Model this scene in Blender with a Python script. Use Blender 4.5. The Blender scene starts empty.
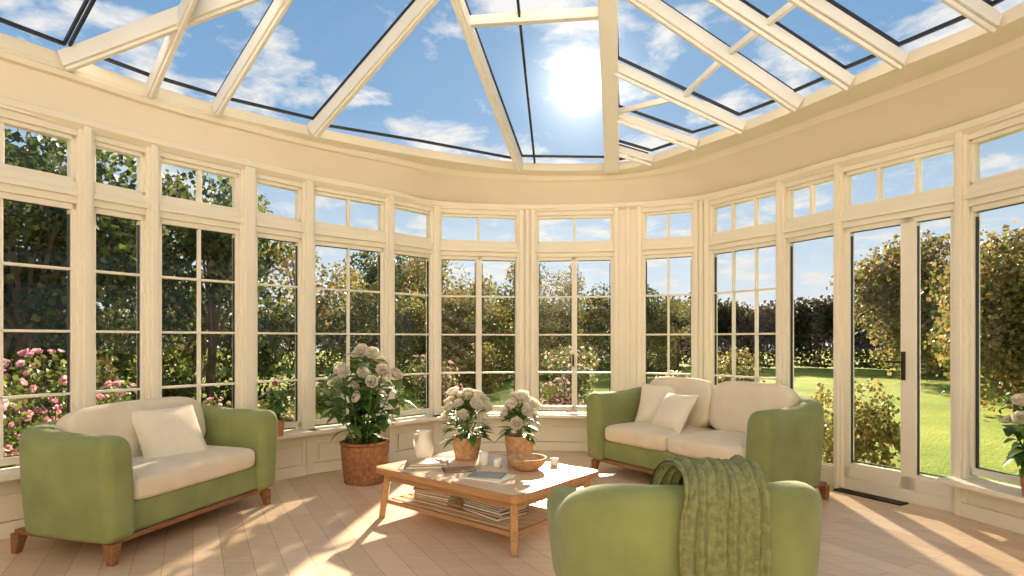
import bpy, math, random
from mathutils import Vector, Matrix, Euler
random.seed(7)
R=random.random
def U(a,b): return a+(b-a)*random.random()
sc=bpy.context.scene
try:
    sc.view_settings.view_transform='Standard'
    sc.view_settings.look='None'
    sc.view_settings.exposure=0.0
except Exception as e: print(e)

# ---------------------------------------------------------------- materials
def newmat(name):
    m=bpy.data.materials.new(name); m.use_nodes=True
    nt=m.node_tree; b=nt.nodes['Principled BSDF']; return m,nt,b
def mat(name,col,rough=.6,var=.12,scale=8,bump=0,bscale=60,metal=0,sheen=0):
    m,nt,b=newmat(name)
    N=nt.nodes.new; L=nt.links.new
    tc=N('ShaderNodeTexCoord'); n=N('ShaderNodeTexNoise'); n.inputs['Scale'].default_value=scale; n.inputs['Detail'].default_value=4
    L(tc.outputs['Object'],n.inputs['Vector'])
    r=N('ShaderNodeValToRGB')
    r.color_ramp.elements[0].position=.3; r.color_ramp.elements[1].position=.7
    r.color_ramp.elements[0].color=[max(0,c*(1-var)) for c in col]+[1]
    r.color_ramp.elements[1].color=[min(1,c*(1+var)) for c in col]+[1]
    L(n.outputs['Fac'],r.inputs['Fac']); L(r.outputs['Color'],b.inputs['Base Color'])
    b.inputs['Roughness'].default_value=rough; b.inputs['Metallic'].default_value=metal
    if sheen:
        b.inputs['Sheen Weight'].default_value=sheen
    if bump:
        n2=N('ShaderNodeTexNoise'); n2.inputs['Scale'].default_value=bscale; n2.inputs['Detail'].default_value=5
        L(tc.outputs['Object'],n2.inputs['Vector'])
        bp=N('ShaderNodeBump'); bp.inputs['Strength'].default_value=bump; bp.inputs['Distance'].default_value=.01
        L(n2.outputs['Fac'],bp.inputs['Height']); L(bp.outputs['Normal'],b.inputs['Normal'])
    return m
def woodmat(name,c1,c2,rough=.45,scale=(2,30,30)):
    m,nt,b=newmat(name); N=nt.nodes.new; L=nt.links.new
    tc=N('ShaderNodeTexCoord'); mp=N('ShaderNodeMapping'); mp.inputs['Scale'].default_value=scale
    n=N('ShaderNodeTexNoise'); n.inputs['Scale'].default_value=1.5; n.inputs['Detail'].default_value=6; n.inputs['Distortion'].default_value=1.2
    r=N('ShaderNodeValToRGB'); r.color_ramp.elements[0].position=.3; r.color_ramp.elements[1].position=.7
    r.color_ramp.elements[0].color=(*c1,1); r.color_ramp.elements[1].color=(*c2,1)
    L(tc.outputs['Object'],mp.inputs['Vector']); L(mp.outputs['Vector'],n.inputs['Vector']); L(n.outputs['Fac'],r.inputs['Fac'])
    L(r.outputs['Color'],b.inputs['Base Color']); b.inputs['Roughness'].default_value=rough
    return m
def foliage(name,cols,trans=.45,rough=.5):
    m,nt,b=newmat(name); N=nt.nodes.new; L=nt.links.new
    g=N('ShaderNodeNewGeometry'); r=N('ShaderNodeValToRGB')
    els=r.color_ramp.elements
    while len(els)<len(cols): els.new(.5)
    for i,c in enumerate(cols):
        els[i].position=i/(len(cols)-1); els[i].color=(*c,1)
    L(g.outputs['Random Per Island'],r.inputs['Fac']); L(r.outputs['Color'],b.inputs['Base Color'])
    b.inputs['Roughness'].default_value=rough
    b.inputs['Specular IOR Level'].default_value=.3
    t=N('ShaderNodeBsdfTranslucent'); L(r.outputs['Color'],t.inputs['Color'])
    mx=N('ShaderNodeMixShader'); mx.inputs[0].default_value=trans
    L(b.outputs[0],mx.inputs[1]); L(t.outputs[0],mx.inputs[2]); L(mx.outputs[0],nt.nodes['Material Output'].inputs[0])
    return m
def glassmat(name,refl=.06,tint=(.97,.98,.98)):
    m,nt,b=newmat(name); N=nt.nodes.new; L=nt.links.new
    nt.nodes.remove(b)
    t=N('ShaderNodeBsdfTransparent'); t.inputs[0].default_value=(*tint,1)
    g=N('ShaderNodeBsdfGlossy'); g.inputs['Roughness'].default_value=.02
    f=N('ShaderNodeFresnel'); f.inputs['IOR'].default_value=1.3
    mu=N('ShaderNodeMath'); mu.operation='MULTIPLY'; mu.inputs[1].default_value=refl*12
    L(f.outputs[0],mu.inputs[0])
    mx=N('ShaderNodeMixShader'); L(mu.outputs[0],mx.inputs[0]); L(t.outputs[0],mx.inputs[1]); L(g.outputs[0],mx.inputs[2])
    L(mx.outputs[0],nt.nodes['Material Output'].inputs[0])
    return m

CREAM=mat('cream_paint',(.79,.725,.61),.45,.02,3)
CREAM2=mat('cream_frame_paint',(.78,.725,.62),.4,.02,3)
ROOFP=mat('roof_paint',(.76,.745,.71),.4,.02,3)
GASK=mat('black_gasket',(.015,.016,.02),.5)
GREEN=mat('sage_velvet',(.212,.245,.088),.85,.14,5,.25,180,sheen=.12)
CUSH=mat('oatmeal_linen',(.72,.62,.48),.9,.05,6,.35,140)
PILL=mat('ivory_linen',(.76,.68,.55),.9,.05,6,.4,120)
WOODL=woodmat('walnut_leg',(.16,.065,.025),(.30,.13,.05))
TWOOD=woodmat('oak_table',(.34,.17,.07),(.50,.27,.12),.4)
TTOP=woodmat('washed_oak_top',(.58,.38,.22),(.74,.53,.35),.3)
THROW=mat('knit_throw',(.205,.225,.10),.95,.25,40,.9,90)
WICK=mat('wicker',(.28,.12,.05),.7,.35,30,.4,80)
WICKL=mat('rattan',(.48,.28,.14),.7,.3,30,.4,80)
TERRA=mat('terracotta',(.50,.18,.09),.8,.15,10)
SOIL=mat('soil',(.05,.03,.02),1)
CERAM=mat('cream_ceramic',(.78,.74,.66),.25,.03)
PAPER=mat('book_pages',(.80,.75,.65),.8)
BOOK1=mat('book_cover_brown',(.28,.17,.10),.6)
BOOK2=mat('book_cover_grey',(.30,.30,.27),.6)
BOOK3=mat('book_cover_tan',(.50,.36,.22),.6)
WAX=mat('candle_wax',(.85,.80,.68),.4)
METAL=mat('dark_bronze',(.05,.04,.03),.35,metal=.8)
STEM=mat('stem_green',(.10,.17,.04),.6)
BARK=mat('bark',(.14,.09,.055),.9,.3,10,.5,20)
LEAF_D=foliage('leaf_dark',[(.025,.045,.015),(.05,.08,.022),(.10,.12,.035)])
LEAF_M=foliage('leaf_mid',[(.06,.10,.02),(.13,.16,.035),(.24,.24,.06)])
LEAF_Y=foliage('leaf_olive',[(.15,.12,.04),(.28,.20,.07),(.40,.31,.11)])
LEAF_B=foliage('leaf_hedge',[(.05,.04,.025),(.10,.06,.035),(.13,.10,.04)])
LEAF_P=foliage('leaf_houseplant',[(.05,.12,.025),(.09,.19,.04),(.17,.28,.07)],.35,.35)
PETW=foliage('petal_white',[(.80,.76,.62),(.88,.84,.72),(.90,.86,.78)],.3,.6)
PETP=foliage('petal_blush',[(.85,.72,.60),(.88,.80,.69),(.90,.85,.76)],.3,.6)
PETK=foliage('petal_pink',[(.55,.18,.30),(.74,.36,.44),(.82,.58,.60)],.4,.6)
GLASS=glassmat('window_glass',.05)
RGLASS=glassmat('roof_glass',.035,(.95,.97,.99))

def floormat():
    m,nt,b=newmat('pale_oak_floor'); N=nt.nodes.new; L=nt.links.new
    rot=math.radians(62)
    tc=N('ShaderNodeTexCoord'); mp=N('ShaderNodeMapping'); mp.inputs['Rotation'].default_value=(0,0,rot)
    L(tc.outputs['Object'],mp.inputs['Vector'])
    br=N('ShaderNodeTexBrick'); br.inputs['Scale'].default_value=1; br.offset=.37
    br.inputs['Brick Width'].default_value=1.9; br.inputs['Row Height'].default_value=.15
    br.inputs['Mortar Size'].default_value=.0022; br.inputs['Mortar Smooth'].default_value=.3
    br.inputs['Color1'].default_value=(.73,.54,.375,1); br.inputs['Color2'].default_value=(.61,.435,.29,1); br.inputs['Mortar'].default_value=(.36,.23,.14,1)
    L(mp.outputs['Vector'],br.inputs['Vector'])
    m2=N('ShaderNodeMapping'); m2.inputs['Rotation'].default_value=(0,0,rot); m2.inputs['Scale'].default_value=(1.5,22,1)
    L(tc.outputs['Object'],m2.inputs['Vector'])
    n=N('ShaderNodeTexNoise'); n.inputs['Scale'].default_value=1.6; n.inputs['Detail'].default_value=6
    L(m2.outputs['Vector'],n.inputs['Vector'])
    mr=N('ShaderNodeMapRange'); mr.inputs[3].default_value=.80; mr.inputs[4].default_value=1.18
    L(n.outputs['Fac'],mr.inputs[0])
    mx=N('ShaderNodeVectorMath'); mx.operation='SCALE'; L(br.outputs['Color'],mx.inputs[0]); L(mr.outputs[0],mx.inputs['Scale'])
    L(mx.outputs[0],b.inputs['Base Color']); b.inputs['Roughness'].default_value=.36
    bp=N('ShaderNodeBump'); bp.inputs['Strength'].default_value=.15; L(n.outputs['Fac'],bp.inputs['Height']); L(bp.outputs[0],b.inputs['Normal'])
    return m
FLOOR=floormat()
def lawnmat():
    m,nt,b=newmat('lawn_grass'); N=nt.nodes.new; L=nt.links.new
    tc=N('ShaderNodeTexCoord')
    n=N('ShaderNodeTexNoise'); n.inputs['Scale'].default_value=.5; n.inputs['Detail'].default_value=9; n.inputs['Roughness'].default_value=.75
    L(tc.outputs['Object'],n.inputs['Vector'])
    r=N('ShaderNodeValToRGB'); r.color_ramp.elements[0].position=.32; r.color_ramp.elements[1].position=.66
    r.color_ramp.elements[0].color=(.13,.20,.02,1); r.color_ramp.elements[1].color=(.32,.36,.05,1)
    L(n.outputs['Fac'],r.inputs['Fac']); L(r.outputs['Color'],b.inputs['Base Color']); b.inputs['Roughness'].default_value=.9
    b.inputs['Specular IOR Level'].default_value=.1
    n2=N('ShaderNodeTexNoise'); n2.inputs['Scale'].default_value=30; L(tc.outputs['Object'],n2.inputs['Vector'])
    bp=N('ShaderNodeBump'); bp.inputs['Strength'].default_value=.6; bp.inputs['Distance'].default_value=.05
    L(n2.outputs['Fac'],bp.inputs['Height']); L(bp.outputs[0],b.inputs['Normal'])
    return m
LAWN=lawnmat()

# ---------------------------------------------------------------- mesh builder
class MB:
    def __init__(s): s.v=[];s.f=[];s.m=[]
    def add(s,vs,fs,m=0):
        o=len(s.v); s.v+= [tuple(x) for x in vs]
        for f in fs: s.f.append(tuple(i+o for i in f)); s.m.append(m)
    def box(s,c,d,m=0,rz=0,taper=1):
        x,y,z=d[0]/2,d[1]/2,d[2]/2; vs=[]
        for k,(a,b,e) in enumerate([(-1,-1,-1),(1,-1,-1),(1,1,-1),(-1,1,-1),(-1,-1,1),(1,-1,1),(1,1,1),(-1,1,1)]):
            t=taper if e<0 else 1
            p=Vector((a*x*t,b*y*t,e*z))
            if rz: p.rotate(Euler((0,0,rz)))
            vs.append(p+Vector(c))
        s.add(vs,[(0,3,2,1),(4,5,6,7),(0,1,5,4),(1,2,6,5),(2,3,7,6),(3,0,4,7)],m)
    def beam(s,p,q,w,h,m=0,off=0):
        p=Vector(p);q=Vector(q);d=(q-p).normalized(); side=d.cross(Vector((0,0,1)))
        side=side.normalized() if side.length>1e-4 else Vector((1,0,0)); up=side.cross(d).normalized()
        vs=[]
        for c in (p,q):
            for a,b in((-1,-1),(1,-1),(1,1),(-1,1)): vs.append(c+side*a*w/2+up*(b*h/2+off))
        s.add(vs,[(3,2,1,0),(4,5,6,7),(0,1,5,4),(1,2,6,5),(2,3,7,6),(3,0,4,7)],m)
    def tube(s,pts,rads,n=6,m=0):
        vs=[];fs=[];pts=[Vector(p) for p in pts]
        for i,p in enumerate(pts):
            d=(pts[min(i+1,len(pts)-1)]-pts[max(i-1,0)]).normalized()
            a=d.orthogonal().normalized(); b=d.cross(a); r=rads[i] if hasattr(rads,'__len__') else rads
            for k in range(n):
                t=2*math.pi*k/n; vs.append(p+a*r*math.cos(t)+b*r*math.sin(t))
        for i in range(len(pts)-1):
            for k in range(n): fs.append((i*n+k,i*n+(k+1)%n,(i+1)*n+(k+1)%n,(i+1)*n+k))
        fs.append(tuple(range(n))[::-1]); fs.append(tuple((len(pts)-1)*n+k for k in range(n)))
        s.add(vs,fs,m)
    def lathe(s,prof,c=(0,0,0),n=32,m=0,weave=0,wk=16):
        vs=[];fs=[]
        for i,(r,z) in enumerate(prof):
            for k in range(n):
                t=2*math.pi*k/n
                rr=r+(weave*math.sin(t*wk+ (i//2%2)*math.pi) if weave and r>.02 else 0)
                vs.append((c[0]+rr*math.cos(t),c[1]+rr*math.sin(t),c[2]+z))
        for i in range(len(prof)-1):
            for k in range(n): fs.append((i*n+k,i*n+(k+1)%n,(i+1)*n+(k+1)%n,(i+1)*n+k))
        fs.append(tuple(range(n))[::-1]); fs.append(tuple((len(prof)-1)*n+k for k in range(n)))
        s.add(vs,fs,m)
    def quadleaf(s,c,size,m=0):
        a=Vector((U(-1,1),U(-1,1),U(-1,1))).normalized(); b=a.orthogonal().normalized(); b.rotate(Matrix.Rotation(U(0,6.28),3,a)); 
        n=a.cross(b); c=Vector(c); w=size*U(.35,.55)
        s.add([c-a*size/2,c+b*w+n*size*.1,c+a*size/2,c-b*w+n*size*.1],[(0,1,2,3)],m)
    def leaf(s,base,d,l,w,m=0,droop=.3):
        base=Vector(base); d=Vector(d).normalized(); side=d.cross(Vector((0,0,1)))
        side=side.normalized() if side.length>1e-3 else Vector((1,0,0)); up=side.cross(d)
        vs=[];K=5;ws=[.08,.75,1,.65,.03]
        for i in range(K):
            t=i/(K-1); p=base+d*l*t-Vector((0,0,1))*droop*l*t*t
            vs+= [p+side*w/2*ws[i]+up*w*.12*ws[i],p,p-side*w/2*ws[i]+up*w*.12*ws[i]]
        fs=[]
        for i in range(K-1):
            o=i*3; fs+= [(o,o+3,o+4,o+1),(o+1,o+4,o+5,o+2)]
        s.add(vs,fs,m)
    def flower(s,c,r,axis=(0,0,1),m=0,layers=4):
        c=Vector(c); q=Vector((0,0,1)).rotation_difference(Vector(axis).normalized())
        for L in range(layers):
            n=4+L; tilt=.25+1.1*L/(layers-1); rl=r*(.55+.45*L/(layers-1))
            ph=U(0,6)
            for k in range(n):
                a=ph+2*math.pi*k/n+U(-.15,.15); out=Vector((math.cos(a),math.sin(a),0)); sd=Vector((-math.sin(a),math.cos(a),0))
                vs=[]
                for i,(t,w) in enumerate([(0,.12),(.4,.5),(.8,.62),(1,.32)]):
                    ang=tilt*(1-.35*t)
                    p=out*math.sin(ang)*rl*t+Vector((0,0,1))*math.cos(ang)*rl*t
                    cup=Vector((-out.x,-out.y,.3))*rl*.16*(t*t)
                    for u in(-1,0,1):
                        pp=p+sd*u*w*rl*.85+(cup if u else Vector((0,0,0)))
                        pp=pp+Vector((U(-1,1),U(-1,1),U(-1,1)))*r*.03
                        pp.rotate(q); vs.append(c+pp)
                fs=[]
                for i in range(3):
                    o=i*3; fs+=[(o,o+3,o+4,o+1),(o+1,o+4,o+5,o+2)]
                s.add(vs,fs,m)
    def mesh(s,name,mats,smooth=False):
        me=bpy.data.meshes.new(name); me.from_pydata(s.v,[],s.f); 
        for x in (mats if isinstance(mats,(list,tuple)) else [mats]): me.materials.append(x)
        me.polygons.foreach_set('material_index',s.m)
        if smooth: me.polygons.foreach_set('use_smooth',[True]*len(s.f))
        me.update(); return me
    def obj(s,name,mats,parent=None,smooth=False,bevel=0,loc=None,rot=None,seg=2):
        o=bpy.data.objects.new(name,s.mesh(name,mats,smooth)); sc.collection.objects.link(o)
        if parent: o.parent=parent
        if loc: o.location=loc
        if rot: o.rotation_euler=rot
        if bevel:
            b=o.modifiers.new('bevel','BEVEL'); b.width=bevel; b.segments=seg; b.limit_method='ANGLE'; b.angle_limit=math.radians(40)
        return o
def empty(name,loc,rz=0):
    e=bpy.data.objects.new(name,None); sc.collection.objects.link(e); e.location=loc; e.rotation_euler=(0,0,rz); e.empty_display_size=.2; return e

# ---------------------------------------------------------------- room layout
W=[(-3.70,-1.6),(-3.70,.6),(-3.70,2.2),(-3.50,3.42),(-3.02,4.21),(-2.78,4.60),(-2.31,5.19),(-1.94,5.63),(-1.30,6.21),(-0.87,6.69),(0.17,6.88),(1.31,6.76),
   (2.06,6.41),(2.56,5.63),(2.81,5.10),(3.26,4.30),(3.50,3.30),(3.60,2.2),(3.60,.6),(3.60,-1.6)]
WV=[Vector((a,b,0)) for a,b in W]
PW=[.2,.2,.15,.12,.10,.10,.14,.12,.11,.12,.23,.35,.22,.09,.07,.09,.12,.15,.2,.2]
NW=len(W)
def spl(pts,n=8):
    out=[]
    for i in range(len(pts)-1):
        p0=pts[max(i-1,0)];p1=pts[i];p2=pts[i+1];p3=pts[min(i+2,len(pts)-1)]
        for k in range(n):
            t=k/n
            out.append(.5*((2*p1)+(p2-p0)*t+(2*p0-5*p1+4*p2-p3)*t*t+(3*p1-p0-3*p2+p3)*t**3))
    out.append(pts[-1]); return out
def slab(name,path,z0,z1,m):
    mb=MB(); n=len(path)
    vs=[(p.x,p.y,z0) for p in path]+[(p.x,p.y,z1) for p in path]
    fs=[tuple(range(n)),tuple(range(2*n-1,n-1,-1))]+[(i,i+n,(i+1)%n+n,(i+1)%n) for i in range(n)]
    mb.add(vs,fs); return mb.obj(name,m)
def outward(i):
    a=WV[max(i-1,0)];b=WV[min(i+1,NW-1)]; u=(b-a).normalized(); return Vector((-u.y,u.x,0))
slab('floor',[WV[i]+outward(i)*.12 for i in range(NW)],-.12,0,FLOOR)
MS=[2.17,2.36,2.66]
spec={ 2:(2,4,2,.45),3:(2,4,2,.45),4:(1,4,1,.45),5:(2,4,2,.45),6:(1,4,1,.45),7:(2,4,2,.45),8:(1,4,1,.45),9:('casement',4,2,.45),10:('casement',4,2,.45),
  11:(2,4,2,.45),12:(3,4,3,.45),13:(1,1,2,.12),14:('door',1,3,.10),15:(1,1,2,.30),16:(2,3,2,.30)}
posts=MB()
for i in range(NW):
    o=outward(i); rz=math.atan2(-o.x,o.y); w=PW[i]
    posts.box((WV[i].x,WV[i].y,1.38),(w,.15,2.76),0,rz)
    c=WV[i]-o*.085
    if w>.2:
        for sg in(-1,1):
            u=Vector((o.y,-o.x,0))
            posts.box((c.x+u.x*sg*(w/2-.05),c.y+u.y*sg*(w/2-.05),1.38),(.05,.03,2.76),0,rz)
        posts.box((c.x,c.y,1.38),(.04,.02,2.76),0,rz)
    else:
        posts.box((c.x,c.y,1.38),(max(w-.05,.035),.03,2.76),0,rz)
posts.obj('trim_posts',CREAM,bevel=.005)
wn=0
for i in range(1,NW-2):
    A=WV[i];B=WV[i+1];d=B-A;Ln=d.length;rz=math.atan2(d.y,d.x)
    ua=PW[i]/2-.01;ub=Ln-PW[i+1]/2+.01
    if i not in spec and i!=1 and i!=NW-3: continue
    cm,rm,ct,sill=spec.get(i,(2,4,2,.45))
    door=(cm=='door')
    mb=MB();gl=MB()
    wn+=1
    def H(u0,u1,z0,z1,dep=.07,y=0): mb.box(((u0+u1)/2,y,(z0+z1)/2),(u1-u0,dep,z1-z0),0)
    S=.036
    H(ua,ub,MS[2],2.76,.11); H(ua,ub,MS[0]+.02,MS[1]-.02,.11); H(ua,ub,MS[0]+.07,MS[1]-.08,.16)
    H(ua,ub,MS[2]+.05,MS[2]+.09,.15)
    H(ua,ua+S,MS[1]-.02,MS[2]);H(ub-S,ub,MS[1]-.02,MS[2]);H(ua,ub,MS[1]-.02,MS[1]+.01);H(ua,ub,MS[2]-.03,MS[2])
    for k in range(1,ct):
        u=ua+(ub-ua)*k/ct; H(u-.014,u+.014,MS[1],MS[2],.05)
    secs=[(ua,ub)]
    if cm=='casement': secs=[(ua,(ua+ub)/2),((ua+ub)/2,ub)]
    if door: m_=ua+(ub-ua)*.60; secs=[(ua,m_),(m_,ub)]
    for (a,b) in secs:
        s2=.055 if door else (.036 if cm!='casement' else .030)
        H(a,a+s2,sill,MS[0]+.02);H(b-s2,b,sill,MS[0]+.02);H(a,b,MS[0]-.02,MS[0]+.02);H(a,b,sill,sill+(.10 if door else .05))
        if door: H(a,b,0.0,sill+.12,.06)
        if i==13: H(a,b,0.0,sill+.02,.08)
        cc=1 if (cm=='casement' or door) else cm
        for k in range(1,cc):
            u=a+(b-a)*k/cc; H(u-.009,u+.009,sill,MS[0],.045)
        for k in range(1,rm):
            z=sill+(MS[0]-sill)*k/rm; H(a,b,z-.009,z+.009,.045)
        gl.box(((a+b)/2,0,(sill+MS[0])/2),(b-a,.006,MS[0]-sill))
    gl.box(((ua+ub)/2,0,(MS[1]+MS[2])/2),(ub-ua,.006,MS[2]-MS[1]))
    for (a,b) in secs:
        q=.055 if door else .04
        for zz in (MS[0]-.021,sill+(.14 if door else .051)): mb.box(((a+b)/2,.0,zz),(b-a-2*q,.03,.006),1)
        for uu in (a+q+.001,b-q-.001): mb.box((uu,0,(sill+MS[0])/2),(.006,.03,MS[0]-sill-.1),1)
    if door:
        u=secs[0][1]
        mb.box((u-.03,-.045,1.05),(.03,.012,.22),2); mb.tube([(u-.03,-.05,1.08),(u-.03,-.09,1.08),(u-.14,-.09,1.08)],.009,8,2)
    if i==10:
        u=(ua+ub)/2; mb.box((u-.015,-.04,1.02),(.02,.012,.14),2); mb.tube([(u-.015,-.045,1.05),(u-.015,-.075,1.05),(u-.015,-.075,.95)],.007,8,2)
    nm=('door_%d' if door else 'window_%d')%wn
    w=mb.obj(nm,[CREAM2,GASK,METAL],loc=(A.x,A.y,0),rot=(0,0,rz),bevel=.003,seg=1)
    gl.obj('glass',GLASS,parent=w)
    if sill>.2:
        db=MB(); db.box((Ln/2,0,(sill-.03)/2),(Ln-.01,.12,sill-.03))
        db.box((Ln/2,-.10,sill-.045),(Ln+.06,.26,.035)); db.box((Ln/2,-.075,sill-.085),(Ln+.02,.04,.04))
        db.box((Ln/2,-.072,.19),(Ln-.2,.02,max(sill-.28,.02)))
        db.obj('wall_dado_%d'%wn,CREAM,loc=(A.x,A.y,0),rot=(0,0,rz),bevel=.005)
        bb=MB(); bb.box((Ln/2,-.075,.05),(Ln+.03,.03,.10)); bb.obj('baseboard_%d'%wn,CREAM,loc=(A.x,A.y,0),rot=(0,0,rz),bevel=.004)
mb=MB(); mb.box((-3.7,-.5,1.38),(.12,2.2,2.76)); mb.obj('wall_left',CREAM)
mb=MB(); mb.box((3.60,-.5,1.38),(.12,2.2,2.76)); mb.obj('wall_right',CREAM)
mb=MB(); mb.box((0,-1.65,2.05),(7.5,.12,4.1)); mb.obj('wall_back',CREAM)
A,B=WV[14],WV[15]; n=outward(14); c=A.lerp(B,.33)-n*.13; d=B-A; rz=math.atan2(d.y,d.x)
mb=MB(); mb.box((0,0,.006),(d.length*.58,.11,.010)); 
for k in range(20): mb.box((-d.length*.28+k*d.length*.56/19,0,.013),(.008,.09,.004))
mb.obj('door_threshold_grille',METAL,loc=(c.x,c.y,0),rot=(0,0,rz))

# ---------------------------------------------------------------- roof
EZ=3.12;TZ=4.07
E={ 'a':(-3.5,-1.6),'b':(-3.5,.6),'c':(-3.5,2.1),'d':(-3.36,3.3),'e1':(-2.98,3.98),'e2':(-2.69,4.46),'e3':(-2.38,4.82),'e4':(-1.78,5.34),'e5':(-.905,5.95),'e6':(.085,6.41),'e7':(1.07,6.42),
 'e8':(1.45,6.15),'e9':(1.76,5.66),'e10':(2.03,5.22),'e11':(2.27,4.73),'e12':(2.45,4.32),'e13':(2.61,3.98),'e14':(2.84,3.50),'f':(2.98,2.9),'g':(3.05,2.0),'h':(3.05,.6),'i':(3.05,-1.6)}
EV={k:Vector((v[0],v[1],EZ)) for k,v in E.items()}
P=Vector((-.49,4.6,TZ));Q=Vector((.73,4.6,TZ))
hip=lambda t:EV['e7'].lerp(Q,t)
eave=spl([EV[k] for k in E],6)
wallp=spl([v.copy() for v in WV],6)
def nearest(p,path):
    best=None;bd=1e9
    for i in range(len(path)-1):
        a=path[i].xy;b=path[i+1].xy;ab=b-a
        t=max(0,min(1,(p.xy-a).dot(ab)/max(ab.length_squared,1e-9))); q=a+ab*t; dd=(p.xy-q).length
        if dd<bd: bd=dd;best=q
    return Vector((best.x,best.y,0))
prof=[(0,.10,2.70),(0,-.07,2.70),(0,-.11,2.735),(0,-.11,2.775),(0,-.075,2.79),(.50,-.06,2.99),(.50,-.09,3.0),(.52,-.10,3.03),(.60,-.06,3.05),(.97,-.01,3.07),(1,0,3.075),(1,0,3.15),(.5,.05,3.17),(0,.10,3.15)]
mb=MB();vs=[];n=len(prof);m=len(wallp)
for i,wp in enumerate(wallp):
    a=wallp[max(i-1,0)];b=wallp[min(i+1,m-1)];u=(b-a).normalized();o=Vector((-u.y,u.x,0)); ev=nearest(wp,eave)
    for (t,of,z) in prof:
        q=wp.lerp(ev,t)+o*of; vs.append((q.x,q.y,z))
fs=[]
for i in range(m-1):
    for k in range(n): fs.append((i*n+k,(i+1)*n+k,(i+1)*n+(k+1)%n,i*n+(k+1)%n))
mb.add(vs,fs); fo=mb.obj('trim_cornice',CREAM,smooth=True)
es=fo.modifiers.new('es','EDGE_SPLIT'); es.split_angle=math.radians(20)

rf=MB()
def raf(p,q,w=.06,h=.10): rf.beam(p,q,w,h,0,off=-.02); rf.beam(p,q,w*.45,.03,0,off=-.08)
T={'a':(-1.1,-1.6),'b':(-1.1,.6),'c':(-1.1,1.7),'d':(-1.1,2.3),'e1':(-1.1,2.6),'e2':(-1.05,2.9),'e3':(-.9,3.6),'e4':(P.x,P.y)}
TV={k:Vector((v[0],v[1],TZ)) for k,v in T.items()}
TR={'e11':(.73,4.6),'e12':(.73,4.1),'e13':(.73,3.7),'e14':(.73,3.1),'f':(.73,2.5),'g':(.73,1.8),'h':(.73,.6),'i':(.73,-1.6)}
TRV={k:Vector((v[0],v[1],TZ)) for k,v in TR.items()}
for k in ['a','b','c','d','e2','e3']: raf(EV[k],TV[k])
raf(EV['e4'],P,.085,.12); raf(EV['e6'],P,.075,.11); raf(EV['e7'],Q,.15,.17)
raf(EV['e1'],EV['e3'].lerp(TV['e3'],.65),.08,.11)
raf(EV['e8'],hip(.14),.045,.07);raf(EV['e9'],hip(.36),.045,.07);raf(EV['e10'],hip(.62),.05,.08)
for k in TRV: raf(EV[k],TRV[k],.075 if k=='e11' else .052,.10 if k=='e11' else .08)
pl=[hip(.34),EV['e10'].lerp(hip(.62),.45),EV['e11'].lerp(Q,.38),EV['e12'].lerp(TRV['e12'],.38),EV['e13'].lerp(TRV['e13'],.38),EV['e14'].lerp(TRV['e14'],.38),EV['f'].lerp(TRV['f'],.38),EV['g'].lerp(TRV['g'],.38),EV['h'].lerp(TRV['h'],.38),EV['i'].lerp(TRV['i'],.38)]
for a,b in zip(pl,pl[1:]): rf.beam(a,b,.035,.05)
a=EV['e6'].lerp(P,.80);b=hip(.84);rf.beam(a,b,.06,.08)
ring=[TV['a'],TV['b'],TV['c'],TV['d'],TV['e2'],TV['e3'],P,Q,TRV['e12'],TRV['e14'],TRV['g'],TRV['i']]
for a,b in zip(ring,ring[1:]): rf.beam(a,b,.14,.2)
for y in (3.6,2.3,.6): rf.beam((-1.1+(.2 if y>3 else 0),y,TZ),(.73,y,TZ),.07,.12)
rf.beam(EV['e6'].lerp(EV['e7'],.16)+Vector((0,0,.03)),P.lerp(Q,.42),.02,.05,1)
rf.obj('roof_rafters',[ROOFP,GASK],bevel=.006)
gs=MB(); rg=MB()
def pane(pts):
    c=sum((Vector(p) for p in pts),Vector())/len(pts)
    rg.add([Vector(p)+Vector((0,0,.05)) for p in pts],[tuple(range(len(pts)))])
    q=[Vector(p)*1 for p in pts]
    ins=[]
    for p in q:
        d=(c-p); ins.append(p+d.normalized()*min(.085,d.length*.2)+Vector((0,0,.035)))
    for a,b in zip(ins,ins[1:]+ins[:1]): gs.beam(a,b,.016,.025)
seq=['a','b','c','d','e1','e2','e3','e4']
for a,b in zip(seq,seq[1:]): pane([EV[a],EV[b],TV[b],TV[a]])
pane([EV['e4'],EV['e5'],EV['e6'],P])
pane([EV['e6'],EV['e7'],Q,P])
pane([EV['e7'],EV['e8'],hip(.14)]);pane([EV['e8'],EV['e9'],hip(.36),hip(.14)]);pane([EV['e9'],EV['e10'],hip(.62),hip(.36)]);pane([EV['e10'],EV['e11'],Q,hip(.62)])
seq=['e11','e12','e13','e14','f','g','h','i']
for a,b in zip(seq,seq[1:]): pane([EV[a],EV[b],TRV[b],TRV[a]])
rg.add([p+Vector((0,0,.08)) for p in ring],[tuple(range(len(ring)))])
gs.obj('roof_gasket_strips',GASK); rg.obj('roof_glass_panels',RGLASS)

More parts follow.
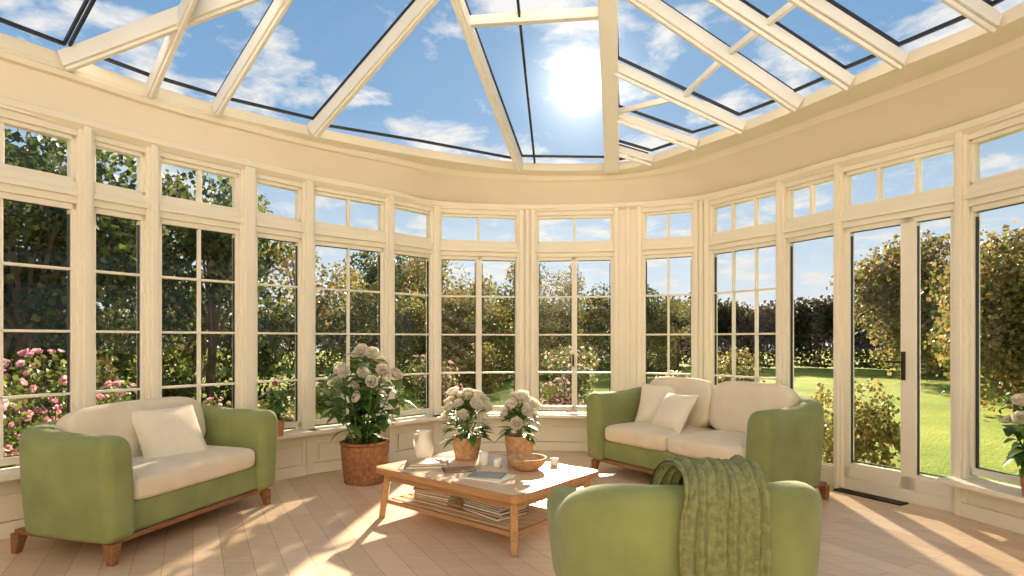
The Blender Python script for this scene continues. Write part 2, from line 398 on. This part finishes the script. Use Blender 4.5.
# ---------------------------------------------------------------- furniture parts
def superq(mb,c,s,e1=.45,e2=.25,m=0,n=40,k=20,rot=None,crown=0):
    def f(x,e): return math.copysign(abs(x)**e,x)
    vs=[];fs=[]
    for i in range(k+1):
        eta=-math.pi/2+math.pi*i/k
        for j in range(n):
            w=2*math.pi*j/n
            p=Vector((s[0]/2*f(math.cos(eta),e1)*f(math.cos(w),e2), s[1]/2*f(math.cos(eta),e1)*f(math.sin(w),e2), s[2]/2*f(math.sin(eta),e1)))
            if crown:
                p.z+=crown*(1-(2*p.x/s[0])**2)*(1-(2*p.y/s[1])**2)*(1 if p.z>0 else 0)
            if rot: p.rotate(rot)
            vs.append(p+Vector(c))
    for i in range(k):
        for j in range(n): fs.append((i*n+j,i*n+(j+1)%n,(i+1)*n+(j+1)%n,(i+1)*n+j))
    mb.add(vs,fs,m)
def tub(L,D,t,z0,hb,ha,rc,flare=.03,rise0=.45):
    a=L/2-t/2;yf=-D/2;yb=D/2-t/2
    pts=[]
    for k in range(14): pts.append((Vector((-a,yf+.06+(yb-rc-yf-.06)*k/14,0)),Vector((-1,0,0))))
    for k in range(12):
        g=math.pi/2*k/12; pts.append((Vector((-a+rc-rc*math.cos(g),yb-rc+rc*math.sin(g),0)),Vector((-math.cos(g),math.sin(g),0))))
    for k in range(16): pts.append((Vector((-a+rc+(2*a-2*rc)*k/15,yb,0)),Vector((0,1,0))))
    for k in range(1,13):
        g=math.pi/2*k/12; pts.append((Vector((a-rc+rc*math.sin(g),yb-rc+rc*math.cos(g),0)),Vector((math.sin(g),math.cos(g),0))))
    for k in range(1,15): pts.append((Vector((a,yb-rc-(yb-rc-yf-.06)*k/14,0)),Vector((1,0,0))))
    def sec(h):
        out=[];r=t*.48;rb=.03
        for (cx,cz,r_,a0) in ((t/2-rb,z0+rb,rb,-90),(t/2-r,h-r,r,0),(-t/2+r,h-r,r,90),(-t/2+rb,z0+rb,rb,180)):
            for q in range(6):
                g=math.radians(a0+90*q/5); out.append((cx+r_*math.cos(g),cz+r_*math.sin(g)))
        res=[]
        for i in range(len(out)):
            p=out[i];q=out[(i+1)%len(out)];res.append(p)
            if abs(p[1]-q[1])>.15:
                for s_ in (.25,.5,.75): res.append((p[0]+(q[0]-p[0])*s_,p[1]+(q[1]-p[1])*s_))
        return res
    rings=[]
    def hh(y):
        s_=(y-(yf+ (yb-yf)*rise0))/((yb-yf)*(1-rise0)); s_=max(0,min(1,s_)); return ha+(hb-ha)*s_*s_*(3-2*s_)
    def mk(p,nrm,h,fw=0,shr=0):
        r=[];S_=sec(h);cz=(z0+h)/2
        for (u,v) in S_:
            ks=1-shr/(t/2);kv=1-shr/((h-z0)/2)
            uu=u*ks; vv=cz+(v-cz)*kv
            bul=.012*math.sin(math.pi*(v-z0)/(h-z0))*(1 if u>0 else .3)*(1 if abs(u)>t*.3 else 0)
            q=p+nrm*(uu+math.copysign(bul,u)+flare*((v-z0)/(h-z0))**1.5)
            r.append((q.x,q.y+fw,vv))
        return r
    re=.06
    for k in range(6,0,-1):
        g=math.pi/2*k/6; p,nn=pts[0]; rings.append(mk(p,nn,hh(p.y),-re*math.sin(g),re*(1-math.cos(g))))
    for p,nn in pts: rings.append(mk(p,nn,hh(p.y)))
    for k in range(1,7):
        g=math.pi/2*k/6; p,nn=pts[-1]; rings.append(mk(p,nn,hh(p.y),-re*math.sin(g),re*(1-math.cos(g))))
    mb=MB();n=len(rings[0]);vs=[q for r in rings for q in r];fs=[]
    for i in range(len(rings)-1):
        for k in range(n): fs.append((i*n+k,(i+1)*n+k,(i+1)*n+(k+1)%n,i*n+(k+1)%n))
    fs.append(tuple(range(n)));fs.append(tuple((len(rings)-1)*n+k for k in range(n))[::-1])
    mb.add(vs,fs);return mb
def pillow(name,parent,size,loc,rot,m,th=.14,col=None):
    mb=MB();n=22
    for sgn in(1,-1):
        vs=[];fs=[]
        for i in range(n+1):
            for j in range(n+1):
                u=-1+2*i/n;v=-1+2*j/n
                x=u*(1-.09*(1-v*v)*abs(u)**2);y=v*(1-.09*(1-u*u)*abs(v)**2)
                z=sgn*th/2*((1-abs(u)**3)*(1-abs(v)**3))**.55*(1+.05*math.sin(5*u+3*v))
                vs.append((x*size/2,y*size/2,z))
        for i in range(n):
            for j in range(n):
                q=(i*(n+1)+j,(i+1)*(n+1)+j,(i+1)*(n+1)+j+1,i*(n+1)+j+1); fs.append(q if sgn>0 else q[::-1])
        mb.add(vs,fs)
    return mb.obj(name,m,parent,True,loc=loc,rot=rot)
def legs(par,L,D,z,sx=.07,sy=.07):
    for k,(a,b) in enumerate([(-1,-1),(1,-1),(1,1),(-1,1)]):
        mb=MB();x=a*(L/2-sx);y=b*(D/2-sy)
        vs=[];
        for (zz,w,ox) in((0,.020,.012),(z,.034,0)):
            for p,q in((-1,-1),(1,-1),(1,1),(-1,1)): vs.append((x+a*ox+p*w,y+b*ox+q*w,zz))
        mb.add(vs,[(3,2,1,0),(4,5,6,7),(0,1,5,4),(1,2,6,5),(2,3,7,6),(3,0,4,7)])
        mb.obj('leg_%d'%(k+1),WOODL,par,bevel=.006)
def sofa(name,loc,rz,L,D,hb,ha,nback=2,seatn=1,t=.17,rc=.17,cush_h=.82,rise0=.45):
    e=empty(name,loc,rz); z0=.13
    tub(L,D,t,z0,hb,ha,rc,rise0=rise0).obj('arms_and_back',GREEN,e,True)
    mb=MB();mb.box((0,-.03,.23),(L-2*t+.06,D-t-.0,.19));mb.obj('seat_base',GREEN,e,bevel=.03,seg=4)
    mb=MB();mb.box((0,0,.125),(L-.10,D-.10,.030));mb.obj('wood_rail',WOODL,e,bevel=.006)
    legs(e,L,D,.12)
    iw=L-2*t
    for k in range(seatn):
        mb=MB();w=iw/seatn; superq(mb,(-iw/2+w*(k+.5),-.055,.385),(w+.01,D-t+.01,.17),.4,.16,n=56,crown=.025)
        mb.obj('seat_cushion_%d'%(k+1),CUSH,e,True)
    for k in range(nback):
        mb=MB();w=iw/nback; hgt=cush_h-.42
        superq(mb,(-iw/2+w*(k+.5),D/2-t-.08,.44+hgt/2),(w+.02,.20,hgt),.5,.45,n=48,rot=Euler((math.radians(-12),0,0)))
        mb.obj('back_cushion_%d'%(k+1),CUSH,e,True)
    return e
s1=sofa('loveseat',(-2.385,4.04,0),math.radians(74),1.40,.84,.75,.72,1,1,cush_h=.82,rc=.22,t=.18)
pillow('throw_pillow',s1,.46,(.06,-.05,.595),(math.radians(58),0,math.radians(-14)),PILL,.16)
s2=sofa('sofa',(1.62,5.20,0),math.radians(-56),1.88,.95,.80,.75,2,2,cush_h=.88,rc=.24,t=.19)
pillow('throw_pillow_1',s2,.44,(-.50,.06,.64),(math.radians(62),0,math.radians(22)),PILL)
pillow('throw_pillow_2',s2,.40,(-.20,-.10,.61),(math.radians(55),0,math.radians(-6)),PILL)
# armchair
e=empty('armchair',(.71,2.56,0),math.radians(184)); L,D,t=.97,.84,.18
tub(L,D,t,.13,.72,.55,.24,.04,rise0=.35).obj('arms_and_back',GREEN,e,True)
mb=MB();mb.box((0,-.03,.23),(L-2*t+.06,D-t,.19));mb.obj('seat_base',GREEN,e,bevel=.03,seg=4)
mb=MB();mb.box((0,0,.125),(L-.12,D-.12,.030));mb.obj('wood_rail',WOODL,e,bevel=.006)
legs(e,L,D,.12)
mb=MB();superq(mb,(0,-.055,.385),(L-2*t+.01,D-t,.17),.4,.18,n=56,crown=.02);mb.obj('seat_cushion',CUSH,e,True)
path=[]
yo=D/2+.04
for z in [.14,.22,.30,.38,.46,.54,.60,.66]: path.append((yo+.022+.0*z,z))
for g in range(0,181,12): 
    gg=math.radians(g); path.append((D/2-t/2+.035+(t/2+.03)*math.cos(gg),.68+(.105)*math.sin(gg)))
for z in [.62,.56,.50]: path.append((D/2-t-.02,z))
path+= [(D/2-t-.08,.495),(D/2-t-.16,.49),(D/2-t-.26,.488)]
nw=60;vs=[];fs=[];nsx=len(path)
for off in (0,1):
    for i,(y,z) in enumerate(path):
        a=path[max(i-1,0)];b=path[min(i+1,nsx-1)];ty=b[0]-a[0];tz=b[1]-a[1];l=math.hypot(ty,tz);ny,nz=tz/l,-ty/l
        hang=max(0,1-i/9)
        for j in range(nw):
            w=-1+2*j/(nw-1)
            wid=.150+.010*math.sin(i*.35)
            f=.012*math.sin(w*9+.12*i)+.010*math.sin(w*17+1+.06*i)+.004*math.sin(i*.7+w*4)
            o=abs(f)*1.2+.012-(.012 if off else 0)
            vs.append((.0+w*wid+.012*math.sin(i*.3)+.03*max(0,(i-8)/14), y+ny*o, z+nz*o - (.02*math.sin(w*6) if i==0 else 0)))
n0=nsx*nw
for i in range(nsx-1):
    for j in range(nw-1):
        q=(i*nw+j,i*nw+j+1,(i+1)*nw+j+1,(i+1)*nw+j); fs.append(q); fs.append(tuple(x+n0 for x in q[::-1]))
mb=MB();mb.add(vs,fs)
for j in range(0,nw,1):
    x,y,z=vs[j]; mb.tube([(x,y,z),(x+U(-.005,.005),y+.004,z-.04),(x+U(-.01,.01),y+.004,z-.08)],[.003,.004,.002],5)
mb.obj('throw_blanket',THROW,e,True)

# coffee table
ct=empty('coffee_table',(-.186,4.17,0),math.radians(-39.7)); TL,TW,TH=1.30,.92,.36
def rrect(mb,l,w,z0,z1,r,m=0):
    pts=[]
    for cx,cy,a0 in((l/2-r,w/2-r,0),(-l/2+r,w/2-r,90),(-l/2+r,-w/2+r,180),(l/2-r,-w/2+r,270)):
        for k in range(7):
            g=math.radians(a0+90*k/6); pts.append((cx+r*math.cos(g),cy+r*math.sin(g)))
    n=len(pts); mb.add([(x,y,z0) for x,y in pts]+[(x,y,z1) for x,y in pts],[tuple(range(n))[::-1],tuple(range(n,2*n))]+[(i,(i+1)%n,(i+1)%n+n,i+n) for i in range(n)],m)
mb=MB();rrect(mb,TL,TW,TH-.045,TH-.002,.05);rrect(mb,TL-.05,TW-.05,TH-.01,TH,.04,1);mb.obj('tabletop',[TWOOD,TTOP],ct,bevel=.003)
mb=MB()
for sx in(-1,1): mb.box((sx*(TL/2-.075),0,TH-.07),(.022,TW-.15,.06))
for sy in(-1,1): mb.box((0,sy*(TW/2-.075),TH-.07),(TL-.15,.022,.06))
mb.obj('apron',TWOOD,ct,bevel=.003)
mb=MB()
for sx in(-1,1):
    for sy in(-1,1):
        mb.beam((sx*(TL/2-.045),sy*(TW/2-.045),0),(sx*(TL/2-.075),sy*(TW/2-.075),TH-.04),.045,.045)
mb.obj('legs',TWOOD,ct,bevel=.008)
mb=MB();sz=.115
for sx in(-1,1): mb.box((sx*(TL/2-.07),0,sz),(.03,TW-.12,.028))
for sy in(-1,1): mb.box((0,sy*(TW/2-.07),sz),(TL-.12,.03,.028))
for k in range(9):
    mb.box((0,-TW/2+.14+k*(TW-.28)/8,sz+.004),(TL-.15,.06,.014),1)
mb.obj('lower_shelf',[TWOOD,TTOP],ct,bevel=.003)
def books(name,loc,lst,rz0=0):
    e=empty(name,loc,rz0);z=0
    for k,(l,w,h,m,rz) in enumerate(lst):
        mb=MB();mb.box((0,0,.002),(l,w,.004),0);mb.box((0,0,h-.002),(l,w,.004),0);mb.box((-l/2+.002,0,h/2),(.004,w,h),0);mb.box((.004,0,h/2),(l-.014,w-.012,h-.008),1)
        mb.obj('book_%d'%(k+1),[m,PAPER],e,loc=(0,0,z),rot=(0,0,rz)); z+=h
    return e
def tpos(u,v):
    c=math.cos(math.radians(-39.7));s=math.sin(math.radians(-39.7)); return (-.186+u*c-v*s,4.17+u*s+v*c)
def stack(n,l,w):
    return [(l*U(.9,1.02),w*U(.9,1.02),U(.012,.024),random.choice([BOOK1,BOOK2,BOOK3,BOOK3,BOOK1]),U(-.08,.08)) for _ in range(n)]
x,y=tpos(-.30,-.12);books('magazine_stack',(x,y,.1265),stack(6,.34,.26),math.radians(-35))
x,y=tpos(.22,-.15);books('magazine_stack',(x,y,.1265),stack(8,.36,.27),math.radians(-45))
books('book_stack',(-.60,4.24,TH),[(.30,.22,.02,BOOK2,0),(.27,.20,.016,BOOK3,.1)],math.radians(5))
books('open_magazine',(-.16,3.90,TH),[(.30,.22,.008,PAPER,0),(.22,.16,.010,BOOK2,.3)],math.radians(-30))
books('magazine',(-.36,4.10,TH),[(.22,.15,.010,BOOK1,0)],math.radians(15))
mb=MB();mb.lathe([(.045,0),(.062,.02),(.07,.07),(.06,.12),(.042,.16),(.045,.19),(.054,.21),(.050,.21),(.04,.185),(.035,.16)],n=32)
mb.tube([(.045,0,.18),(.09,0,.175),(.105,0,.13),(.09,0,.08),(.066,0,.06)],.008,8)
mb.obj('ceramic_pitcher',CERAM,smooth=True,loc=(-.66,4.50,TH),rot=(0,0,2.6))
def weavep(h,r0,r1,rows=12):
    return [(r0+(r1-r0)*math.sin(math.pi/2*k/rows),h*k/rows) for k in range(rows+1)]
def bouquet(name,loc,h,r0,r1,potm,fl_r,fl_n,spread,top,petm,weave=.0,n=10,leafn=60,fr=.05):
    e=empty(name,loc)
    mb=MB()
    if weave: pr=weavep(h,r0,r1,14)
    else: pr=[(r0,0),(r0*1.15,h*.1),(r1,h*.8),(r1*1.1,h*.86),(r1*1.1,h)]
    pr+=[(pr[-1][0]-.012,h),(pr[-1][0]-.014,h-.03),(.01,h-.03)]
    mb.lathe(pr,n=64,weave=weave); mb.obj('pot',potm,e,True)
    mb=MB()
    for k in range(leafn):
        a=U(0,6.28);el=U(-.15,1.2);d=Vector((math.cos(a)*math.cos(el),math.sin(a)*math.cos(el),math.sin(el)))
        b=Vector((0,0,h))+Vector((d.x*spread*.45,d.y*spread*.45,d.z*top*.6+.02))
        mb.leaf(b,d,U(.09,.15),U(.04,.06),0,U(.1,.6))
    for k in range(fl_n):
        a=k*2.4+U(-.2,.2);q=math.sqrt((k+.5)/fl_n); el=math.acos(q*.97)
        d=Vector((math.cos(a)*math.cos(el),math.sin(a)*math.cos(el),math.sin(el)))
        c=Vector((0,0,h+.02))+Vector((d.x*spread,d.y*spread,d.z*top))*U(.85,1.05)
        mb.tube([(0,0,h-.03),c*.5+Vector((0,0,h*.5)),c],.003,5,1)
        mb.flower(c,fr*U(.8,1.2),d+Vector((0,-.3,.3)),random.choice([2,2,3]))
    mb.obj('flowers_and_leaves',[LEAF_P,STEM]+petm,e,True)
    return e
bouquet('flower_basket',(-.34,4.50,TH),.17,.08,.105,WICKL,.05,20,.19,.31,[PETW,PETP],leafn=130,weave=.004,fr=.064)
bouquet('flower_vase',(.055,4.42,TH),.19,.08,.105,WICKL,.05,16,.135,.27,[PETW,PETP],leafn=80,weave=.003,fr=.058)
mb=MB();pr=[(.07,0),(.10,.02),(.125,.045),(.135,.075),(.14,.085),(.13,.085),(.115,.05),(.09,.025),(.01,.02)]
mb.lathe(pr,n=64,weave=.003,wk=20);mb.obj('rattan_bowl',WICKL,smooth=True,loc=(.10,4.13,TH))
for (x,y,r,h) in((-.20,4.28,.035,.09),(-.10,4.20,.03,.06),(.30,4.26,.03,.05)):
    e=empty('candle_cup',(x,y,TH));mb=MB();mb.lathe([(r*.8,0),(r*.95,.006),(r,h),(r-.004,h),(r-.005,h*.8),(.002,h*.8)],n=28);mb.obj('cup',CERAM,e,True)
    mb=MB();mb.lathe([(r*.82,h*.80),(r*.82,h*.85),(.002,h*.86)],n=20);mb.tube([(0,0,h*.84),(0,0,h*1.02)],.0015,5);mb.obj('wax',WAX,e,True)
def floorplant(name,loc,pr_h,pr_r,potm,hgt,spread,nst,nfl,petm,scale=1,weave=.006):
    e=empty(name,loc);mb=MB()
    pr=weavep(pr_h,pr_r*.85,pr_r,18)+[(pr_r*1.06,pr_h),(pr_r*1.06,pr_h+.02),(pr_r*.93,pr_h+.02),(pr_r*.9,pr_h-.04)]
    mb.lathe(pr,n=80,weave=weave,wk=20);mb.obj('basket_pot',potm,e,True)
    mb=MB();mb.lathe([(pr_r*.9,pr_h-.05),(.01,pr_h-.04)],n=24);mb.obj('soil',SOIL,e)
    mb=MB()
    for k in range(nst):
        a=k*2.4;q=math.sqrt((k+.5)/nst);top=Vector((math.cos(a)*spread*q,math.sin(a)*spread*q,pr_h+(hgt-pr_h)*(1-.55*q*q)*U(.8,1)))
        b=Vector((math.cos(a)*pr_r*.4*q,math.sin(a)*pr_r*.4*q,pr_h-.04)); mid=b.lerp(top,.5)+Vector((0,0,.05))
        pts=[b,b.lerp(mid,.5),mid,mid.lerp(top,.5),top]; mb.tube(pts,[.008,.007,.006,.005,.004],6,1)
        for j in range(14):
            tt=.15+.85*j/13; i0=min(int(tt*4),3); p=pts[i0].lerp(pts[i0+1],tt*4-i0)
            aa=U(0,6.28);d=Vector((math.cos(aa),math.sin(aa),U(-.1,.8)));mb.leaf(p,d,U(.14,.22)*scale,U(.07,.11)*scale,0,U(.2,.8))
        if k<nfl:
            mb.flower(top+Vector((0,0,.03)),U(.07,.095)*scale,Vector((math.cos(a)*q,math.sin(a)*q-.6,.7)),random.choice([2,3]))
            if k%2==0: 
                aa=U(3.5,6);mb.flower(mid.lerp(top,.6)+Vector((math.cos(aa)*.10,math.sin(aa)*.10,0)),U(.045,.07)*scale,(math.cos(aa),math.sin(aa),.4),random.choice([2,3]))
    mb.obj('foliage',[LEAF_P,STEM]+petm,e,True);return e
floorplant('potted_flowering_plant',(-1.30,5.30,0),.34,.20,WICK,1.22,.34,15,12,[PETP,PETW])
floorplant('windowsill_flower_pot',(3.22,3.68,.285),.14,.08,TERRA,.66,.17,9,7,[PETW,PETP],.8,0)
floorplant('terracotta_potted_plant',(-2.03,5.18,.425),.12,.06,TERRA,.48,.09,8,3,[PETK,PETP],.45,0)

# ---------------------------------------------------------------- garden
mb=MB();mb.box((0,20,-.2),(160,120,.1));mb.obj('lawn',LAWN)
def bushmesh(name,mats,blobs,cnt,size,fl=0,flsize=.05,trunk=None):
    mb=MB()
    for k in range(cnt):
        cx,cy,cz,rx,ry,rz=random.choice(blobs)
        v=Vector((random.gauss(0,1),random.gauss(0,1),random.gauss(0,1))).normalized()*(R()**.28)*U(.85,1.12)
        mb.quadleaf((cx+v.x*rx,cy+v.y*ry,max(size*.7,cz+v.z*rz)),size*U(.6,1.3),0 if R()<.7 else 1)
    for k in range(fl):
        cx,cy,cz,rx,ry,rz=random.choice(blobs)
        v=Vector((random.gauss(0,1),random.gauss(0,1)-.6,random.gauss(0,1)+.6)).normalized()
        mb.flower((cx+v.x*rx*1.05,cy+v.y*ry*1.05,max(.12,cz+v.z*rz*1.05)),flsize*U(.7,1.3),v,3,2)
    if trunk:
        for pts,rads in trunk: mb.tube(pts,rads,7,2)
    return mb.mesh(name,mats)
def tree_blobs(h,r,n,zl=.3):
    bl=[]
    for k in range(n):
        a=U(0,6.28);z=U(zl,1);q=r*math.sqrt(max(.05,1-((z-.55)/.55)**2))*U(.4,.95)
        s=r*U(.26,.5);bl.append((math.cos(a)*q,math.sin(a)*q,h*z-s*.5,s,s,s*.85))
    return bl
def trunk(h,bl):
    t=[([(0,0,.01),(.03*h,.0,h*.35),(0,.02*h,h*.7)],[.025*h*.8,.018*h*.8,.008*h])]
    for b in bl[:12]: t.append(([(.02*h,0,h*U(.15,.45)),((b[0])*.5,b[1]*.5,b[2]*.75),(b[0],b[1],b[2])],[.011*h,.007*h,.003*h]))
    return t
trees=[]
for (mm,dens,ls) in (([LEAF_D,LEAF_M],10000,.11),([LEAF_M,LEAF_Y],8500,.10),([LEAF_Y,LEAF_M],4200,.09),([LEAF_D,LEAF_B],10000,.11)):
    bl=tree_blobs(4,1.6,26,.08);trees.append(bushmesh('tree_mesh',mm+[BARK],bl,dens,ls,trunk=trunk(4,bl)))
bl=[(U(-.9,.9),U(-.7,.7),U(.5,2.9),.75,.75,.6) for _ in range(22)]
roundbush=bushmesh('round_bush_mesh',[LEAF_Y,LEAF_M,BARK],bl,11000,.10,trunk=trunk(2.5,bl))
hb=[(U(-1.6,1.6),U(-.5,.5),U(.3,1.5),.6,.5,.5) for _ in range(18)]
hedge=bushmesh('hedge_mesh',[LEAF_B,LEAF_D],hb,7000,.10)
hedge2=bushmesh('hedge_mesh2',[LEAF_M,LEAF_D],hb,6000,.09)
sb=[(U(-.3,.3),U(-.25,.25),U(.25,.75),.28,.28,.28) for _ in range(8)]
shrubP=bushmesh('shrub_pink_mesh',[LEAF_M,LEAF_D,STEM,PETK],sb,2000,.055,130,.045)
shrubW=bushmesh('shrub_white_mesh',[LEAF_M,LEAF_Y,STEM,PETP],sb,2000,.055,80,.045)
shrubG=bushmesh('shrub_green_mesh',[LEAF_Y,LEAF_M],sb,2600,.055)
def inst(name,me,x,y,s,sz=None,rz=None):
    o=bpy.data.objects.new(name,me);sc.collection.objects.link(o);o.location=(x,y,-.15);o.scale=(s,s,sz or s);o.rotation_euler=(0,0,U(0,6.28) if rz is None else rz);return o
for k in range(30):
    a=math.radians(-62+k*124/29);d=31+U(-1,1)
    x=math.sin(a)*d*1.15;y=math.cos(a)*d+2
    inst('garden_hedge',hedge if k>11 else hedge2,x,y,1.6,U(1.5,2.0),-a+U(-.1,.1))
for (x,y,s,t,hz) in [(-7.6,9.2,1.1,0,1.15),(-9.8,11.5,1.35,3,1.3),(-6.3,12.5,1.0,0,1.15),(-5.2,15,1.0,2,1.0),(-8.4,16,1.3,1,1.4),(-4.0,17.5,.9,1,.85),(-11.5,8.5,1.3,0,1.3),
    (-2.6,19,.95,2,1.05),(-1.0,20,.9,1,.85),(.2,23,1.0,2,1.1),(1.5,21,.7,1,.7),(2.6,24,.9,2,1.05),(4.6,25,1.0,0,.9),(6.6,24,.8,1,.75),(-4.5,23,1.2,0,1.2),
    (16,23,1.15,2,1.2),(21,22,1.4,1,1.4),(24,18,1.4,3,1.4)]:
    inst('garden_tree',trees[t],x,y,s,hz)
for (x,y,s) in [(13.4,20.0,1.38),(15.8,19.5,1.25),(18.5,21,1.45),(9.4,11.2,1.0),(11.2,11.5,1.15),(-1.9,22,1.0)]:
    inst('garden_tree',roundbush,x,y,s,s*U(.98,1.08))
for (x,y,s,me) in [(-5.0,5.3,1.15,shrubP),(-4.5,5.0,.85,shrubP),(-5.5,6.6,1.3,shrubP),(-4.3,6.4,.95,shrubP),(-3.7,7.2,.7,shrubP),(-3.2,8.3,.65,shrubW),(-3.0,10.5,.9,shrubW),(-2.0,9.6,.8,shrubP),(-1.6,12.0,1.1,shrubP),
    (-.8,15,1.4,shrubG),(.75,10.2,.75,shrubP),(1.5,15,1.3,shrubW),(2.9,10.6,.9,shrubW),(4.0,11.2,1.3,shrubG),(3.72,6.6,1.0,shrubG),(5.6,4.6,.9,shrubG),
    (-5.9,8,1.3,shrubG),(-6.3,4.2,1.5,shrubP),(-3.4,15,1.2,shrubG)]:
    inst('flowering_shrub' if me is not shrubG else 'garden_shrub',me,x,y,s)

# ---------------------------------------------------------------- light & sky
sd=Vector((.113,1,.425)).normalized()
ld=bpy.data.lights.new('sun','SUN');ld.energy=19.0;ld.color=(1,.83,.60);ld.angle=math.radians(1.6)
lo=bpy.data.objects.new('sun',ld);sc.collection.objects.link(lo);lo.rotation_euler=(-sd).to_track_quat('-Z','Y').to_euler();lo.location=(2,20,12)
w=bpy.data.worlds.new('sky_world');sc.world=w;w.use_nodes=True;nt=w.node_tree;N=nt.nodes.new;Lk=nt.links.new
bg=nt.nodes['Background'];tc=N('ShaderNodeTexCoord');sp=N('ShaderNodeSeparateXYZ');Lk(tc.outputs['Generated'],sp.inputs[0])
def M(op,a,b=None,clamp=False):
    n=N('ShaderNodeMath');n.operation=op;n.use_clamp=clamp
    for i,x in enumerate((a,b)):
        if x is None: continue
        if isinstance(x,(int,float)): n.inputs[i].default_value=x
        else: Lk(x,n.inputs[i])
    return n.outputs[0]
zc=M('MAXIMUM',sp.outputs[2],.0)
gr=N('ShaderNodeValToRGB');el=gr.color_ramp.elements;el[0].position=0;el[0].color=(.80,.83,.85,1);el[1].position=.75;el[1].color=(.10,.23,.44,1)
e2=el.new(.12);e2.color=(.62,.73,.83,1);e3=el.new(.35);e3.color=(.23,.41,.64,1)
Lk(zc,gr.inputs[0])
den=M('ADD',zc,.16);cx=M('DIVIDE',sp.outputs[0],den);cy=M('DIVIDE',sp.outputs[1],den)
cb=N('ShaderNodeCombineXYZ');Lk(cx,cb.inputs[0]);Lk(cy,cb.inputs[1]);cb.inputs[2].default_value=1.9
no=N('ShaderNodeTexNoise');no.inputs['Scale'].default_value=4.4;no.inputs['Detail'].default_value=10;no.inputs['Roughness'].default_value=.58;no.inputs['Distortion'].default_value=.25;Lk(cb.outputs[0],no.inputs['Vector'])
cr=N('ShaderNodeValToRGB');cr.color_ramp.elements[0].position=.49;cr.color_ramp.elements[0].color=(0,0,0,1);cr.color_ramp.elements[1].position=.63;cr.color_ramp.elements[1].color=(1,1,1,1)
Lk(no.outputs['Fac'],cr.inputs[0])
mx=N('ShaderNodeMix');mx.data_type='RGBA';Lk(cr.outputs[0],mx.inputs['Factor']);Lk(gr.outputs[0],mx.inputs['A']);mx.inputs['B'].default_value=(.82,.80,.77,1)
dp=N('ShaderNodeVectorMath');dp.operation='DOT_PRODUCT';nz=N('ShaderNodeVectorMath');nz.operation='NORMALIZE';Lk(tc.outputs['Generated'],nz.inputs[0]);Lk(nz.outputs[0],dp.inputs[0]);dp.inputs[1].default_value=sd
dc=M('MAXIMUM',dp.outputs['Value'],0)
g1=M('MULTIPLY',M('POWER',dc,30),.10);g2=M('MULTIPLY',M('POWER',dc,500),.8);g3=M('MULTIPLY',M('POWER',dc,6000),40)
gt=M('ADD',M('ADD',g1,g2),g3)
gc=N('ShaderNodeVectorMath');gc.operation='SCALE';gc.inputs[0].default_value=(1,.90,.70);Lk(gt,gc.inputs['Scale'])
ad=N('ShaderNodeVectorMath');ad.operation='ADD';Lk(mx.outputs['Result'],ad.inputs[0]);Lk(gc.outputs[0],ad.inputs[1])
Lk(ad.outputs[0],bg.inputs['Color']);bg.inputs['Strength'].default_value=1.12

# ---------------------------------------------------------------- camera
cd=bpy.data.cameras.new('camera');co=bpy.data.objects.new('camera',cd);sc.collection.objects.link(co)
cd.sensor_width=36;cd.lens=36*600/1024;cd.shift_y=52/1024;cd.clip_start=.05;cd.clip_end=500
co.location=(0,0,1.25);co.rotation_euler=(math.radians(90),0,0);sc.camera=co
